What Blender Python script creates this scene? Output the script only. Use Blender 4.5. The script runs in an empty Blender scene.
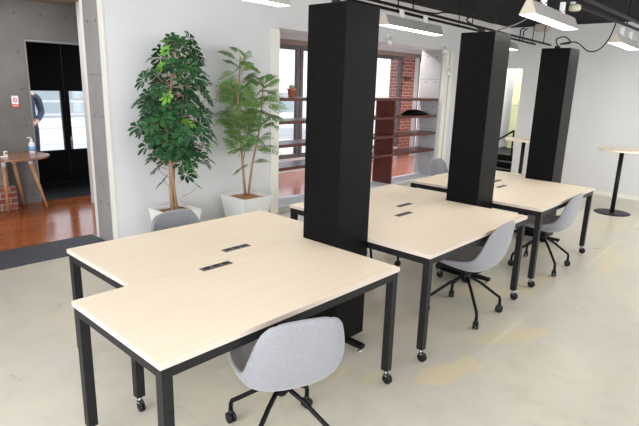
import bpy, bmesh, math, random
from mathutils import Vector, Matrix, noise
C = bpy.context.scene.collection
PI = math.pi
random.seed(7)

# ------------------------------------------------------------------ materials
def new_mat(name):
    m = bpy.data.materials.new(name); m.use_nodes = True
    nt = m.node_tree; b = nt.nodes['Principled BSDF']
    return m, nt, b

def N(nt, kind, **kw):
    n = nt.nodes.new(kind)
    for k, v in kw.items():
        if k in n.inputs.keys(): n.inputs[k].default_value = v
        else: setattr(n, k, v)
    return n

def math_node(nt, op, a, b=None, c=None, clamp=False):
    n = nt.nodes.new('ShaderNodeMath'); n.operation = op; n.use_clamp = clamp
    for i, v in enumerate((a, b, c)):
        if v is None: continue
        if isinstance(v, (int, float)): n.inputs[i].default_value = v
        else: nt.links.new(v, n.inputs[i])
    return n.outputs[0]

def mixc(nt, fac, a, b):
    n = nt.nodes.new('ShaderNodeMix'); n.data_type = 'RGBA'
    for i, v in ((0, fac), (6, a), (7, b)):
        if isinstance(v, (int, float)): n.inputs[i].default_value = v
        elif isinstance(v, tuple): n.inputs[i].default_value = v if len(v) == 4 else v + (1,)
        else: nt.links.new(v, n.inputs[i])
    return n.outputs[2]

def smooth_below(nt, v, lo, hi):
    n = nt.nodes.new('ShaderNodeMapRange'); n.interpolation_type = 'SMOOTHSTEP'
    n.inputs[1].default_value = lo; n.inputs[2].default_value = hi
    n.inputs[3].default_value = 1; n.inputs[4].default_value = 0
    nt.links.new(v, n.inputs[0]); return n.outputs[0]

def mottled(name, c1, c2, scale=6, rough=.6, metallic=0, bump=0, bscale=None, stretch=(1, 1, 1), spec=.5, detail=4):
    m, nt, b = new_mat(name)
    tc = N(nt, 'ShaderNodeTexCoord'); mp = N(nt, 'ShaderNodeMapping')
    mp.inputs['Scale'].default_value = stretch
    nt.links.new(tc.outputs['Object'], mp.inputs[0])
    nz = N(nt, 'ShaderNodeTexNoise', Scale=scale, Detail=detail)
    nt.links.new(mp.outputs[0], nz.inputs['Vector'])
    f = smooth_below(nt, nz.outputs[0], .3, .7)
    nt.links.new(mixc(nt, f, c1, c2), b.inputs['Base Color'])
    b.inputs['Roughness'].default_value = rough; b.inputs['Metallic'].default_value = metallic
    b.inputs['Specular IOR Level'].default_value = spec
    if bump:
        n2 = N(nt, 'ShaderNodeTexNoise', Scale=bscale or scale * 5, Detail=3)
        nt.links.new(mp.outputs[0], n2.inputs['Vector'])
        bp = N(nt, 'ShaderNodeBump', Strength=bump, Distance=.01)
        nt.links.new(n2.outputs[0], bp.inputs['Height']); nt.links.new(bp.outputs[0], b.inputs['Normal'])
    return m

def emissive(name, col, s):
    m, nt, b = new_mat(name)
    b.inputs['Base Color'].default_value = col + (1,)
    b.inputs['Emission Color'].default_value = col + (1,)
    b.inputs['Emission Strength'].default_value = s
    return m

def glass(name, col=(1, 1, 1), alpha=.12):
    m, nt, b = new_mat(name)
    out = nt.nodes['Material Output']
    tr = N(nt, 'ShaderNodeBsdfTransparent'); tr.inputs[0].default_value = col + (1,)
    gl = N(nt, 'ShaderNodeBsdfGlossy', Roughness=.02)
    mx = N(nt, 'ShaderNodeMixShader'); mx.inputs[0].default_value = alpha
    nt.links.new(tr.outputs[0], mx.inputs[1]); nt.links.new(gl.outputs[0], mx.inputs[2])
    nt.links.new(mx.outputs[0], out.inputs[0])
    return m

def concrete_mat(name, axis, off, step, joints_h=(), joints_v=(), base=((.17, .166, .163), (.13, .127, .124))):
    """fair-faced concrete: cloudy grey, formwork joints, rows of tie holes"""
    m, nt, b = new_mat(name)
    tc = N(nt, 'ShaderNodeTexCoord'); sp = N(nt, 'ShaderNodeSeparateXYZ')
    nt.links.new(tc.outputs['Object'], sp.inputs[0])
    h = sp.outputs[0 if axis == 'x' else 1]; z = sp.outputs[2]
    nz = N(nt, 'ShaderNodeTexNoise', Scale=2.6, Detail=8, Roughness=.65)
    nt.links.new(tc.outputs['Object'], nz.inputs['Vector'])
    col = mixc(nt, smooth_below(nt, nz.outputs[0], .3, .7), base[0], base[1])
    def wrap(v, o, s):
        t = math_node(nt, 'SUBTRACT', v, o)
        t = math_node(nt, 'DIVIDE', t, s)
        t2 = math_node(nt, 'ROUND', t)
        return math_node(nt, 'MULTIPLY', math_node(nt, 'SUBTRACT', t, t2), s)
    a = wrap(h, off[0], step[0]); c = wrap(z, off[1], step[1])
    d = math_node(nt, 'SQRT', math_node(nt, 'ADD', math_node(nt, 'MULTIPLY', a, a), math_node(nt, 'MULTIPLY', c, c)))
    hole = smooth_below(nt, d, .009, .016)
    col = mixc(nt, hole, col, (.07, .065, .06))
    for v, lst in ((z, joints_h), (h, joints_v)):
        for q in lst:
            e = math_node(nt, 'ABSOLUTE', math_node(nt, 'SUBTRACT', v, q))
            col = mixc(nt, math_node(nt, 'MULTIPLY', smooth_below(nt, e, .003, .009), .55), col, (.14, .135, .13))
    nt.links.new(col, b.inputs['Base Color']); b.inputs['Roughness'].default_value = .75
    return m

def brick_mat(name, c1, c2, mortar, axes='xz', scale=1.0):
    m, nt, b = new_mat(name)
    tc = N(nt, 'ShaderNodeTexCoord'); sp = N(nt, 'ShaderNodeSeparateXYZ'); cb = N(nt, 'ShaderNodeCombineXYZ')
    nt.links.new(tc.outputs['Object'], sp.inputs[0])
    nt.links.new(math_node(nt, 'ADD', sp.outputs[0], sp.outputs[1]), cb.inputs[0]); nt.links.new(sp.outputs[2], cb.inputs[1])
    bk = N(nt, 'ShaderNodeTexBrick')
    bk.inputs['Color1'].default_value = c1 + (1,); bk.inputs['Color2'].default_value = c2 + (1,)
    bk.inputs['Mortar'].default_value = mortar + (1,)
    bk.inputs['Scale'].default_value = scale; bk.inputs['Brick Width'].default_value = .22
    bk.inputs['Row Height'].default_value = .075; bk.inputs['Mortar Size'].default_value = .008
    nt.links.new(cb.outputs[0], bk.inputs['Vector'])
    nt.links.new(bk.outputs[0], b.inputs['Base Color']); b.inputs['Roughness'].default_value = .85
    return m

def plank_mat(name, c1, c2, gap, w, rough, spec=.5, lines=True):
    """floor boards running along X"""
    m, nt, b = new_mat(name)
    tc = N(nt, 'ShaderNodeTexCoord')
    bk = N(nt, 'ShaderNodeTexBrick')
    bk.inputs['Color1'].default_value = c1 + (1,); bk.inputs['Color2'].default_value = c2 + (1,)
    bk.inputs['Mortar'].default_value = gap + (1,)
    bk.inputs['Scale'].default_value = 1; bk.inputs['Brick Width'].default_value = 1.2
    bk.inputs['Row Height'].default_value = w; bk.inputs['Mortar Size'].default_value = .0015
    nt.links.new(tc.outputs['Object'], bk.inputs['Vector'])
    mp = N(nt, 'ShaderNodeMapping'); mp.inputs['Scale'].default_value = (1.5, 18, 1)
    nt.links.new(tc.outputs['Object'], mp.inputs[0])
    nz = N(nt, 'ShaderNodeTexNoise', Scale=2, Detail=5); nt.links.new(mp.outputs[0], nz.inputs['Vector'])
    col = mixc(nt, math_node(nt, 'MULTIPLY', smooth_below(nt, nz.outputs[0], .3, .7), .45), bk.outputs[0], tuple(x * .55 for x in c1))
    nt.links.new(col, b.inputs['Base Color']); b.inputs['Roughness'].default_value = rough
    b.inputs['Specular IOR Level'].default_value = spec
    return m

SUN_STREAK = (1.24, -.23, .021)
def floor_mat():
    m, nt, b = new_mat('screed_floor')
    tc = N(nt, 'ShaderNodeTexCoord'); P = tc.outputs['Object']
    n1 = N(nt, 'ShaderNodeTexNoise', Scale=.9, Detail=6, Roughness=.6); nt.links.new(P, n1.inputs['Vector'])
    n2 = N(nt, 'ShaderNodeTexNoise', Scale=5.5, Detail=6, Roughness=.65); nt.links.new(P, n2.inputs['Vector'])
    n3 = N(nt, 'ShaderNodeTexNoise', Scale=60, Detail=2); nt.links.new(P, n3.inputs['Vector'])
    col = mixc(nt, smooth_below(nt, n1.outputs[0], .36, .66), (.50, .48, .415), (.565, .525, .425))
    col = mixc(nt, math_node(nt, 'MULTIPLY', smooth_below(nt, n2.outputs[0], .34, .56), .6), col, (.465, .44, .37))
    col = mixc(nt, math_node(nt, 'MULTIPLY', smooth_below(nt, n3.outputs[0], .22, .32), .4), col, (.33, .32, .3))
    sp = N(nt, 'ShaderNodeSeparateXYZ'); nt.links.new(P, sp.inputs[0]); x, y = sp.outputs[0], sp.outputs[1]
    # yellowish filler patches in the screed, and a sun streak painted as a lighter line
    patches = [(1.82, -.17, .27, .10, -.25), (2.56, -.24, .30, .085, -.5), (1.30, .30, .10, .05, 0), (3.6, .05, .55, .10, -.2), (5.0, -.25, .5, .12, .2), (3.25, .35, .3, .12, 0), (6.5, .2, .5, .2, 0), (1.45, .12, .09, .04, .3)]
    for i, (px, py, rx, ry, rot) in enumerate(patches):
        dx = math_node(nt, 'SUBTRACT', x, px); dy = math_node(nt, 'SUBTRACT', y, py)
        ca, sa = math.cos(rot), math.sin(rot)
        u = math_node(nt, 'ADD', math_node(nt, 'MULTIPLY', dx, ca / rx), math_node(nt, 'MULTIPLY', dy, sa / rx))
        v = math_node(nt, 'ADD', math_node(nt, 'MULTIPLY', dx, -sa / ry), math_node(nt, 'MULTIPLY', dy, ca / ry))
        d = math_node(nt, 'SQRT', math_node(nt, 'ADD', math_node(nt, 'MULTIPLY', u, u), math_node(nt, 'MULTIPLY', v, v)))
        d = math_node(nt, 'ADD', d, math_node(nt, 'MULTIPLY', math_node(nt, 'SUBTRACT', n2.outputs[0], .5), 2.6))
        s = smooth_below(nt, d, .92, 1.04)
        col = mixc(nt, math_node(nt, 'MULTIPLY', s, .85 if i < 2 else .6), col, (.60, .52, .35))
    ly = math_node(nt, 'ABSOLUTE', math_node(nt, 'ADD', math_node(nt, 'SUBTRACT', y, SUN_STREAK[1]), math_node(nt, 'MULTIPLY', math_node(nt, 'SUBTRACT', x, SUN_STREAK[0]), -SUN_STREAK[2])))
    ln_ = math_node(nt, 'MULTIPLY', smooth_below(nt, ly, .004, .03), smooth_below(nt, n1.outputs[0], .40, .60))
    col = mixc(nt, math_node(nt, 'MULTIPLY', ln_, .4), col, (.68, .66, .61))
    nt.links.new(col, b.inputs['Base Color'])
    r = math_node(nt, 'ADD', math_node(nt, 'MULTIPLY', n2.outputs[0], .22), .20)
    nt.links.new(r, b.inputs['Roughness']); b.inputs['Specular IOR Level'].default_value = .45
    return m

def maple_mat():
    m, nt, b = new_mat('pale_maple_top')
    tc = N(nt, 'ShaderNodeTexCoord'); mp = N(nt, 'ShaderNodeMapping'); mp.inputs['Scale'].default_value = (.9, 16, 3)
    nt.links.new(tc.outputs['Object'], mp.inputs[0])
    nz = N(nt, 'ShaderNodeTexNoise', Scale=2.2, Detail=7, Roughness=.6, Distortion=.4); nt.links.new(mp.outputs[0], nz.inputs['Vector'])
    col = mixc(nt, smooth_below(nt, nz.outputs[0], .3, .7), (.81, .70, .56), (.785, .665, .52))
    nt.links.new(col, b.inputs['Base Color']); b.inputs['Roughness'].default_value = .42
    b.inputs['Specular IOR Level'].default_value = .35
    return m

def fabric_mat():
    m, nt, b = new_mat('grey_felt')
    tc = N(nt, 'ShaderNodeTexCoord')
    nz = N(nt, 'ShaderNodeTexNoise', Scale=170, Detail=3); nt.links.new(tc.outputs['Object'], nz.inputs['Vector'])
    col = mixc(nt, smooth_below(nt, nz.outputs[0], .35, .65), (.222, .222, .240), (.186, .186, .202))
    nt.links.new(col, b.inputs['Base Color']); b.inputs['Roughness'].default_value = .95
    b.inputs['Sheen Weight'].default_value = .25
    bp = N(nt, 'ShaderNodeBump', Strength=.15, Distance=.002)
    nt.links.new(nz.outputs[0], bp.inputs['Height']); nt.links.new(bp.outputs[0], b.inputs['Normal'])
    return m

def mat_ribbed():
    m, nt, b = new_mat('ribbed_rubber')
    tc = N(nt, 'ShaderNodeTexCoord')
    wv = N(nt, 'ShaderNodeTexWave', Scale=9); wv.bands_direction = 'X'; nt.links.new(tc.outputs['Object'], wv.inputs['Vector'])
    w2 = N(nt, 'ShaderNodeTexWave', Scale=9); w2.bands_direction = 'Y'; nt.links.new(tc.outputs['Object'], w2.inputs['Vector'])
    f = math_node(nt, 'MULTIPLY', wv.outputs[1], w2.outputs[1])
    nt.links.new(mixc(nt, f, (.03, .034, .045), (.075, .08, .095)), b.inputs['Base Color'])
    b.inputs['Roughness'].default_value = .5
    bp = N(nt, 'ShaderNodeBump', Strength=.6, Distance=.006)
    nt.links.new(f, bp.inputs['Height']); nt.links.new(bp.outputs[0], b.inputs['Normal'])
    return m

def leaf_mat(name, a, b_, rough=.4):
    m, nt, b = new_mat(name)
    geo = N(nt, 'ShaderNodeNewGeometry')
    nt.links.new(mixc(nt, geo.outputs['Random Per Island'], a, b_), b.inputs['Base Color'])
    b.inputs['Roughness'].default_value = rough
    b.inputs['Specular IOR Level'].default_value = .25
    return m

M = dict(
    floor=floor_mat(), maple=maple_mat(), felt=fabric_mat(), ribbed=mat_ribbed(),
    wall=mottled('white_wall_paint', (.655, .655, .665), (.635, .635, .645), 1.5, .7),
    wall_grey=mottled('light_grey_wall_paint', (.67, .67, .67), (.645, .645, .645), 1.5, .7),
    cream=mottled('cream_trim_paint', (.78, .76, .70), (.75, .73, .66), 2, .5),
    base=mottled('grey_green_baseboard', (.42, .42, .37), (.36, .36, .31), 3, .5),
    black_ceiling=mottled('black_ceiling_paint', (.006, .0065, .008), (.009, .0095, .012), 2, .85, 0, 0, None, (1,1,1), .2),
    white_ceiling=mottled('white_ceiling_paint', (.8, .8, .8), (.77, .77, .78), 2, .8),
    black=mottled('black_powder_coat', (.004, .004, .0044), (.007, .007, .0075), 40, .42, 0, .08, 300, (1,1,1), .12),
    column=mottled('black_textured_panel', (.0025, .0025, .0027), (.0045, .0045, .0048), 30, .36, 0, .12, 260, (1,1,1), .07),
    steel=mottled('charcoal_steel', (.010, .010, .011), (.014, .014, .015), 30, .42, 0, 0, None, (1,1,1), .17),
    plastic=mottled('black_plastic', (.008, .008, .009), (.013, .013, .014), 20, .4, 0, 0, None, (1,1,1), .15),
    socket=mottled('dark_grey_socket', (.09, .085, .085), (.12, .115, .11), 30, .4),
    chrome=mottled('brushed_metal', (.6, .6, .6), (.5, .5, .5), 40, .25, 1),
    frame_grey=mottled('grey_door_surround', (.28, .28, .28), (.24, .24, .24), 5, .6),
    edge=mottled('pinkish_edge_band', (.56, .475, .41), (.52, .44, .38), 6, .5),  # pinkish band, with the shade of the edge darkened into its colour
    pale_wood=mottled('pale_wood_board', (.72, .52, .36), (.66, .47, .32), 5, .5, 0, 0, None, (6, 6, 1)),
    dull_metal=mottled('dull_metal', (.25, .25, .25), (.2, .2, .2), 40, .35, 1),
    lamp=mottled('grey_white_lamp_housing', (.36, .35, .33), (.33, .32, .30), 8, .5),
    lamp_end=mottled('cream_lamp_end', (.50, .45, .36), (.47, .42, .335), 8, .5),
    lens=emissive('lamp_lens', (1, .96, .88), 13),
    white=mottled('white_plastic', (.8, .8, .8), (.76, .76, .76), 10, .4),
    pot=mottled('white_planter', (.74, .74, .73), (.70, .70, .69), 6, .45),
    soil=mottled('bark_mulch', (.48, .25, .11), (.27, .13, .055), 40, .9, 0, .8, 60),
    bark=mottled('trunk_bark', (.42, .27, .15), (.28, .18, .10), 25, .8, 0, .4, 60, (1, 1, .3)),
    concrete_wall=concrete_mat('fair_faced_concrete', 'x', (1.57, 1.05), (.31, .47), (1.78,), (1.72,)),
    concrete_jamb=concrete_mat('pale_concrete', 'y', (3.62, .45), (.2, .45), (.95, 1.85), (), ((.40, .40, .415), (.34, .34, .355))),
    concrete_end=concrete_mat('grey_concrete_end', 'y', (3.62, .42), (.17, .9), (1.72,), (), ((.30, .287, .282), (.25, .24, .235))),
    sill=mottled('pale_concrete_sill', (.60, .61, .66), (.55, .56, .6), 5, .5),
    red_floor=plank_mat('reddish_floor', (.50, .22, .17), (.45, .19, .145), (.25, .10, .07), .09, .18),
    orange_floor=plank_mat('orange_brown_boards', (.40, .115, .03), (.33, .085, .02), (.15, .035, .01), .09, .13, .6),
    mahogany=mottled('dark_red_wood', (.12, .028, .018), (.085, .02, .014), 4, .35, 0, 0, None, (1, 6, 6)),
    frame=mottled('dark_window_frame', (.10, .085, .085), (.13, .11, .11), 6, .4),
    header=mottled('brown_header', (.30, .22, .19), (.26, .19, .165), 4, .5),
    brick=brick_mat('red_brick', (.36, .11, .08), (.26, .075, .055), (.46, .38, .34)),
    pale_brick=brick_mat('pale_outdoor_brick', (.72, .48, .42), (.82, .66, .6), (.88, .86, .85)),
    terracotta=mottled('terracotta', (.58, .20, .12), (.5, .16, .10), 12, .7),
    cactus=mottled('small_cactus', (.25, .33, .2), (.35, .38, .28), 20, .8),
    glass=glass('window_glass', (.97, .98, 1.0), .06),
    table_wood=mottled('walnut_round_top', (.30, .15, .075), (.24, .115, .055), 4, .2, 0, 0, None, (1, 8, 8)),
    leg_wood=mottled('beech_legs', (.58, .30, .15), (.5, .25, .12), 8, .45, 0, 0, None, (6, 6, 1)),
    yellow=mottled('yellow_green_door', (.62, .63, .38), (.59, .60, .36), 2, .5),
    paving=mottled('outdoor_paving', (.6, .6, .6), (.5, .5, .5), 2, .9),
    street=mottled('pale_street_wall', (.30, .35, .37), (.36, .40, .40), 1.2, .9),
    red=mottled('red_sign', (.6, .03, .03), (.55, .025, .03), 5, .4),
    wood_ceiling=mottled('brown_wood_soffit', (.30, .22, .14), (.25, .18, .11), 3, .6, 0, 0, None, (1, 8, 1)),
    blue_print=mottled('blue_label', (.12, .35, .65), (.2, .45, .75), 20, .4),
    clear=mottled('cloudy_bottle', (.74, .78, .84), (.68, .73, .8), 8, .15),
    stone=mottled('rough_stone', (.42, .38, .34), (.26, .24, .22), 9, .9, 0, .6),
    suit=mottled('navy_suit', (.035, .05, .085), (.05, .068, .11), 30, .85),
    skin=mottled('skin', (.62, .36, .26), (.56, .31, .22), 12, .5),
    shirt=mottled('white_shirt', (.75, .77, .82), (.7, .72, .77), 12, .7),
    tie=mottled('dark_tie', (.08, .06, .10), (.05, .04, .07), 40, .5),
    hair=mottled('black_hair', (.02, .016, .014), (.03, .024, .02), 40, .6),
    leaf_dark=leaf_mat('umbrella_tree_leaf', (.006, .038, .014), (.03, .105, .032), .5),
    leaf_new=leaf_mat('fresh_leaf', (.13, .33, .04), (.20, .42, .07), .35),
    leaf_fern=leaf_mat('lacy_leaf', (.075, .18, .045), (.17, .30, .085), .5),
)

# ------------------------------------------------------------------ mesh helpers
class MB:
    def __init__(s): s.v = []; s.f = []; s.mi = []; s.cur = 0
    def add(s, vs, fs):
        o = len(s.v); s.v += [tuple(p) for p in vs]
        s.f += [tuple(i + o for i in f) for f in fs]; s.mi += [s.cur] * len(fs)
    def box(s, a, b, M4=None):
        (x0, y0, z0), (x1, y1, z1) = a, b
        vs = [Vector(p) for p in ((x0,y0,z0),(x1,y0,z0),(x1,y1,z0),(x0,y1,z0),(x0,y0,z1),(x1,y0,z1),(x1,y1,z1),(x0,y1,z1))]
        if M4: vs = [M4 @ v for v in vs]
        s.add(vs, [(0,3,2,1),(4,5,6,7),(0,1,5,4),(1,2,6,5),(2,3,7,6),(3,0,4,7)])
    def tube(s, pts, r, n=8, cap=True):
        pts = [Vector(p) for p in pts]; rs = r if isinstance(r, (list, tuple)) else [r] * len(pts)
        vs = []; ref = None
        for i, p in enumerate(pts):
            d = ((pts[min(i+1, len(pts)-1)] - p).normalized() + (p - pts[max(i-1, 0)]).normalized())
            d = d.normalized() if d.length > 1e-6 else Vector((0,0,1))
            if ref is None: ref = Vector((1,0,0)) if abs(d.x) < .8 else Vector((0,1,0))
            u = (ref - d * ref.dot(d)).normalized(); w = d.cross(u); ref = u
            vs += [p + (u * math.cos(2*PI*k/n) + w * math.sin(2*PI*k/n)) * rs[i] for k in range(n)]
        fs = [(i*n+k, i*n+(k+1)%n, (i+1)*n+(k+1)%n, (i+1)*n+k) for i in range(len(pts)-1) for k in range(n)]
        if cap:
            fs.append(tuple(range(n-1, -1, -1))); fs.append(tuple((len(pts)-1)*n+k for k in range(n)))
        s.add(vs, fs)
    def lathe(s, prof, c=(0,0,0), n=24, axis='z'):
        vs = []; c = Vector(c)
        for (r, h) in prof:
            for k in range(n):
                a = 2*PI*k/n
                q = Vector((r*math.cos(a), r*math.sin(a), h))
                if axis == 'x': q = Vector((h, q.x, q.y))
                if axis == 'y': q = Vector((q.x, h, q.y))
                vs.append(c + q)
        m = len(prof)
        fs = [(i*n+k, i*n+(k+1)%n, (i+1)*n+(k+1)%n, (i+1)*n+k) for i in range(m-1) for k in range(n)]
        fs.append(tuple(range(n-1, -1, -1))); fs.append(tuple((m-1)*n+k for k in range(n)))
        s.add(vs, fs)
    def build(s, name, mats, parent=None, smooth=False, bevel=0, loc=None):
        me = bpy.data.meshes.new(name); me.from_pydata(s.v, [], s.f)
        ml = mats if isinstance(mats, (list, tuple)) else [mats]
        for m in ml: me.materials.append(m)
        for p, i in zip(me.polygons, s.mi): p.material_index = i
        bm = bmesh.new(); bm.from_mesh(me); bmesh.ops.recalc_face_normals(bm, faces=bm.faces); bm.to_mesh(me); bm.free()
        if smooth:
            for p in me.polygons: p.use_smooth = True
        o = bpy.data.objects.new(name, me); C.objects.link(o)
        if parent: o.parent = parent
        if loc: o.location = loc
        if bevel:
            b = o.modifiers.new('bevel', 'BEVEL'); b.width = bevel; b.segments = 2; b.limit_method = 'ANGLE'
        return o

def thing(name, label, cat, loc=(0,0,0), rz=0, group=None):
    o = bpy.data.objects.new(name, None); C.objects.link(o); o.empty_display_size = .1
    o.location = loc; o.rotation_euler = (0, 0, rz); o['label'] = label; o['category'] = cat
    if group: o['group'] = group
    return o
def tag(o, label, cat, group=None):
    o['label'] = label; o['category'] = cat
    if group: o['group'] = group
    return o
def struct(name, a, b, m, parent=None):
    mb = MB(); mb.box(a, b); o = mb.build(name, m, parent)
    if not parent: o['kind'] = 'structure'
    return o
def copy_tree(o, parent=None):
    c = o.copy(); C.objects.link(c)
    if parent: c.parent = parent
    for ch in [x for x in bpy.data.objects if x.parent == o]: copy_tree(ch, c)
    return c

# ------------------------------------------------------------------ camera
cx, cy, cz, yaw, pit, rol, f = -.8224, -1.4948, 1.6905, .7444, .2445, .0306, 514.08
F = Vector((math.cos(yaw)*math.cos(pit), math.sin(yaw)*math.cos(pit), -math.sin(pit)))
R = F.cross(Vector((0,0,1))).normalized(); U = R.cross(F)
R2 = R*math.cos(rol) + U*math.sin(rol); U2 = -R*math.sin(rol) + U*math.cos(rol)
cam = bpy.data.cameras.new('camera'); co = bpy.data.objects.new('camera', cam); C.objects.link(co)
mw = Matrix(((R2.x, U2.x, -F.x, cx), (R2.y, U2.y, -F.y, cy), (R2.z, U2.z, -F.z, cz), (0,0,0,1)))
co.matrix_world = mw
cam.sensor_width = 36; cam.lens = f / 639 * 36; cam.clip_start = .05
bpy.context.scene.camera = co

# ------------------------------------------------------------------ the setting
XR, ZC, YW, YI = 8.8, 2.8, 3.5, 3.92      # right wall, ceiling, plant wall face, its back
OX0, OX1, LZ = 3.76, 7.78, 2.36           # wide opening with the shelving
DX = 1.52                                 # end of the plant wall at the entrance
XL, YF = -3.2, -5.0
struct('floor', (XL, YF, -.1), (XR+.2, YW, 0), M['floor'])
struct('ceiling', (XL, YF, ZC), (XR+.2, 2.75, ZC+.1), M['black_ceiling'])
struct('ceiling_rear', (XL, 2.75, ZC), (XR+.2, YI, ZC+.1), M['white_ceiling'])
# plant wall and lintel
struct('wall_plants', (DX, YW, 0), (OX0, YI, ZC), M['wall'])
struct('wall_lintel', (OX0, YW, LZ), (OX1, YI, ZC), M['wall'])
struct('wall_corner', (OX1, YW, 0), (XR+.2, YI, ZC), M['wall'])
struct('wall_entrance_lintel', (XL, YW, 2.62), (DX, YI, ZC), M['wall'])
struct('wall_entrance_left', (XL, YW, 0), (-.9, YI, 2.62), M['wall'])
struct('trim_1', (OX0-.14, YW-.012, 0), (OX0, YW-.001, LZ-.02), M['cream'])
struct('baseboard_plants', (DX+.02, YW-.010, 0), (OX0-.145, YW-.0005, .07), M['base'])
struct('baseboard_corner', (OX1+.32, YW-.010, 0), (XR-.012, YW-.0005, .07), M['base'])
struct('baseboard_right', (XR-.012, YF, 0), (XR-.0005, 1.85, .07), M['cream'])
# concrete end of the plant wall with pale corner trims
struct('wall_end_concrete', (DX-.02, YW+.055, 0), (DX-.0005, YI-.03, 2.62), M['concrete_end'])
struct('trim_2', (DX-.019, YI-.03, 0), (DX-.0005, YI+.035, 2.62), M['cream'])
struct('trim_3', (DX-.025, YW-.008, 0), (DX-.0005, YW+.055, 2.62), M['cream'])
# right jamb of the wide opening
struct('wall_jamb_concrete', (OX1-.02, YW+.02, .07), (OX1-.0005, YI+.03, LZ-.0005), M['concrete_jamb'])
struct('trim_4', (OX1+.0, YW-.05, 0), (OX1+.13, YW-.0005, LZ), M['cream'])
struct('trim_5', (OX1+.19, YW-.035, 0), (OX1+.30, YW-.0005, LZ), M['cream'])
struct('trim_12', (8.34, YW-.02, 0), (8.62, YW-.0005, 2.3), M['pale_wood'])
# right wall with doorway to the stairs
DY0, DY1, DZ = 2.44, 3.36, 2.09
struct('wall_right', (XR, YF, 0), (XR+.15, DY0, ZC), M['wall_grey'])
struct('wall_right_far', (XR, DY1, 0), (XR+.15, YW, ZC), M['wall_grey'])
struct('wall_right_over_door', (XR, DY0, DZ), (XR+.15, DY1, ZC), M['wall_grey'])
# stairs and landing beyond the doorway
struct('floor_stair_lobby', (XR+.2, 1.6, -.1), (13.0, 3.82, 0), M['black'])
struct('wall_lobby_left', (XR+.2, 3.82, 0), (13.1, 3.915, 2.9), M['wall'])
struct('wall_lobby_end', (13.0, 1.7, 0), (13.1, 3.82, 2.9), M['wall'])
struct('wall_lobby_right', (XR+.16, 1.6, 0), (13.0, 1.7, 2.9), M['wall'])
struct('ceiling_lobby', (XR+.16, 1.6, 2.9), (13.1, 3.915, 3.0), M['white_ceiling'])
st = thing('staircase', 'short black flight of steps seen through the doorway in the right wall', 'stairs', (9.45, 3.0, 0))
for i in range(3):
    mb = MB(); mb.box((i*.26, -1.25, 0), (i*.26+.2599 if i < 2 else 3.4, .80, .12*(i+1)-.012)); mb.build('step', M['black'], st)
    mb = MB(); mb.box((i*.26-.01, -1.25, .12*(i+1)-.0115), (i*.26+.035, .80, .12*(i+1))); mb.build('step_nosing', M['socket'], st)
hr = thing('handrail', 'black metal handrail beside the steps beyond the doorway', 'handrail', (9.74, 2.86, .36))
mb = MB(); mb.tube([(0, 0, .0005), (0, 0, .53)], .018); mb.build('post', M['black'], hr)
mb = MB(); mb.tube([(-.30, .30, -.1195), (-.30, .30, .26)], .018); mb.build('post', M['black'], hr)
mb = MB(); mb.tube([(0, 0, .53), (-.30, .30, .26)], .02); mb.build('rail', M['black'], hr)
# yellow door standing on the landing
dr = struct('door_1', (11.2, 2.70, .365), (11.25, 3.59, 2.38), M['yellow'])
mb = MB(); mb.box((11.185, 3.435, 1.32), (11.1995, 3.46, 1.42)); mb.tube([(11.17, 3.445, 1.36), (11.15, 3.445, 1.36), (11.15, 3.55, 1.36)], .012); mb.build('door_handle', M['chrome'], dr)

# gallery behind the shelving: raised red floor, sill, windows, brick pier
struct('trim_6', (OX0, YW, 0), (OX1, YI, .07), M['sill'])
struct('baseboard_sill', (OX0, YW-.010, 0), (OX1, YW-.0005, .058), M['base'])
struct('floor_gallery', (OX0-1.5, YI, 0), (11.2, 5.45, .07), M['red_floor'])
struct('ceiling_gallery', (OX0-1.5, YI, 2.60), (11.2, 5.45, 2.70), M['white_ceiling'])
struct('trim_7', (OX0-1.5, 4.7, 2.50), (11.2, 4.82, 2.5995), M['cream'])
struct('wall_gallery_left', (OX0-1.6, YI, 0), (OX0-1.5, 5.6, 2.70), M['wall'])
struct('wall_gallery_right', (11.2, YI, 0), (11.3, 5.6, 2.70), M['wall'])
GY = 5.45
struct('wall_window_base', (OX0-1.5, GY, .0), (9.37, GY+.15, .33), M['wall'])
struct('wall_window_top', (OX0-1.5, GY, 2.4505), (11.2, GY+.1, 2.5995), M['wall'])
struct('trim_8', (OX0-1.5, GY-.02, 2.36), (11.2, GY+.1, 2.45), M['header'])
def window(n, x0, x1, z0, z1, y, wide=.07):
    mb = MB()
    for a, b in (((x0, y, z0), (x0+wide, y+.07, z1)), ((x1-wide, y, z0), (x1, y+.07, z1)), ((x0+wide, y, z0), (x1-wide, y+.07, z0+wide)), ((x0+wide, y, z1-wide), (x1-wide, y+.07, z1))): mb.box(a, b)
    o = mb.build('window_%d' % n, M['frame']); o['kind'] = 'structure'
    mb = MB(); mb.box((x0+wide, y+.03, z0+wide), (x1-wide, y+.036, z1-wide)); g = mb.build('window_pane', M['glass'], o)
    return o
xs = [OX0-1.45, 4.2, 6.08, 7.7, 9.36]
for i in range(4): window(i+1, xs[i]+.01, xs[i+1]-.01, .335, 2.355, GY)
struct('wall_brick_pier', (9.38, GY-.02, .07), (9.84, GY+.35, 2.36), M['brick'])
mb = MB(); mb.box((9.40, GY-.10, 1.86), (9.60, GY-.0205, 1.93)); tag(mb.build('wall_bracket', M['mahogany']), 'small dark red block fixed to the red brick pier', 'bracket')
struct('trim_9', (9.85, GY-.02, .07), (10.02, GY+.1, 2.36), M['wall'])
window(5, 10.03, 11.15, .08, 2.355, GY)

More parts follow.
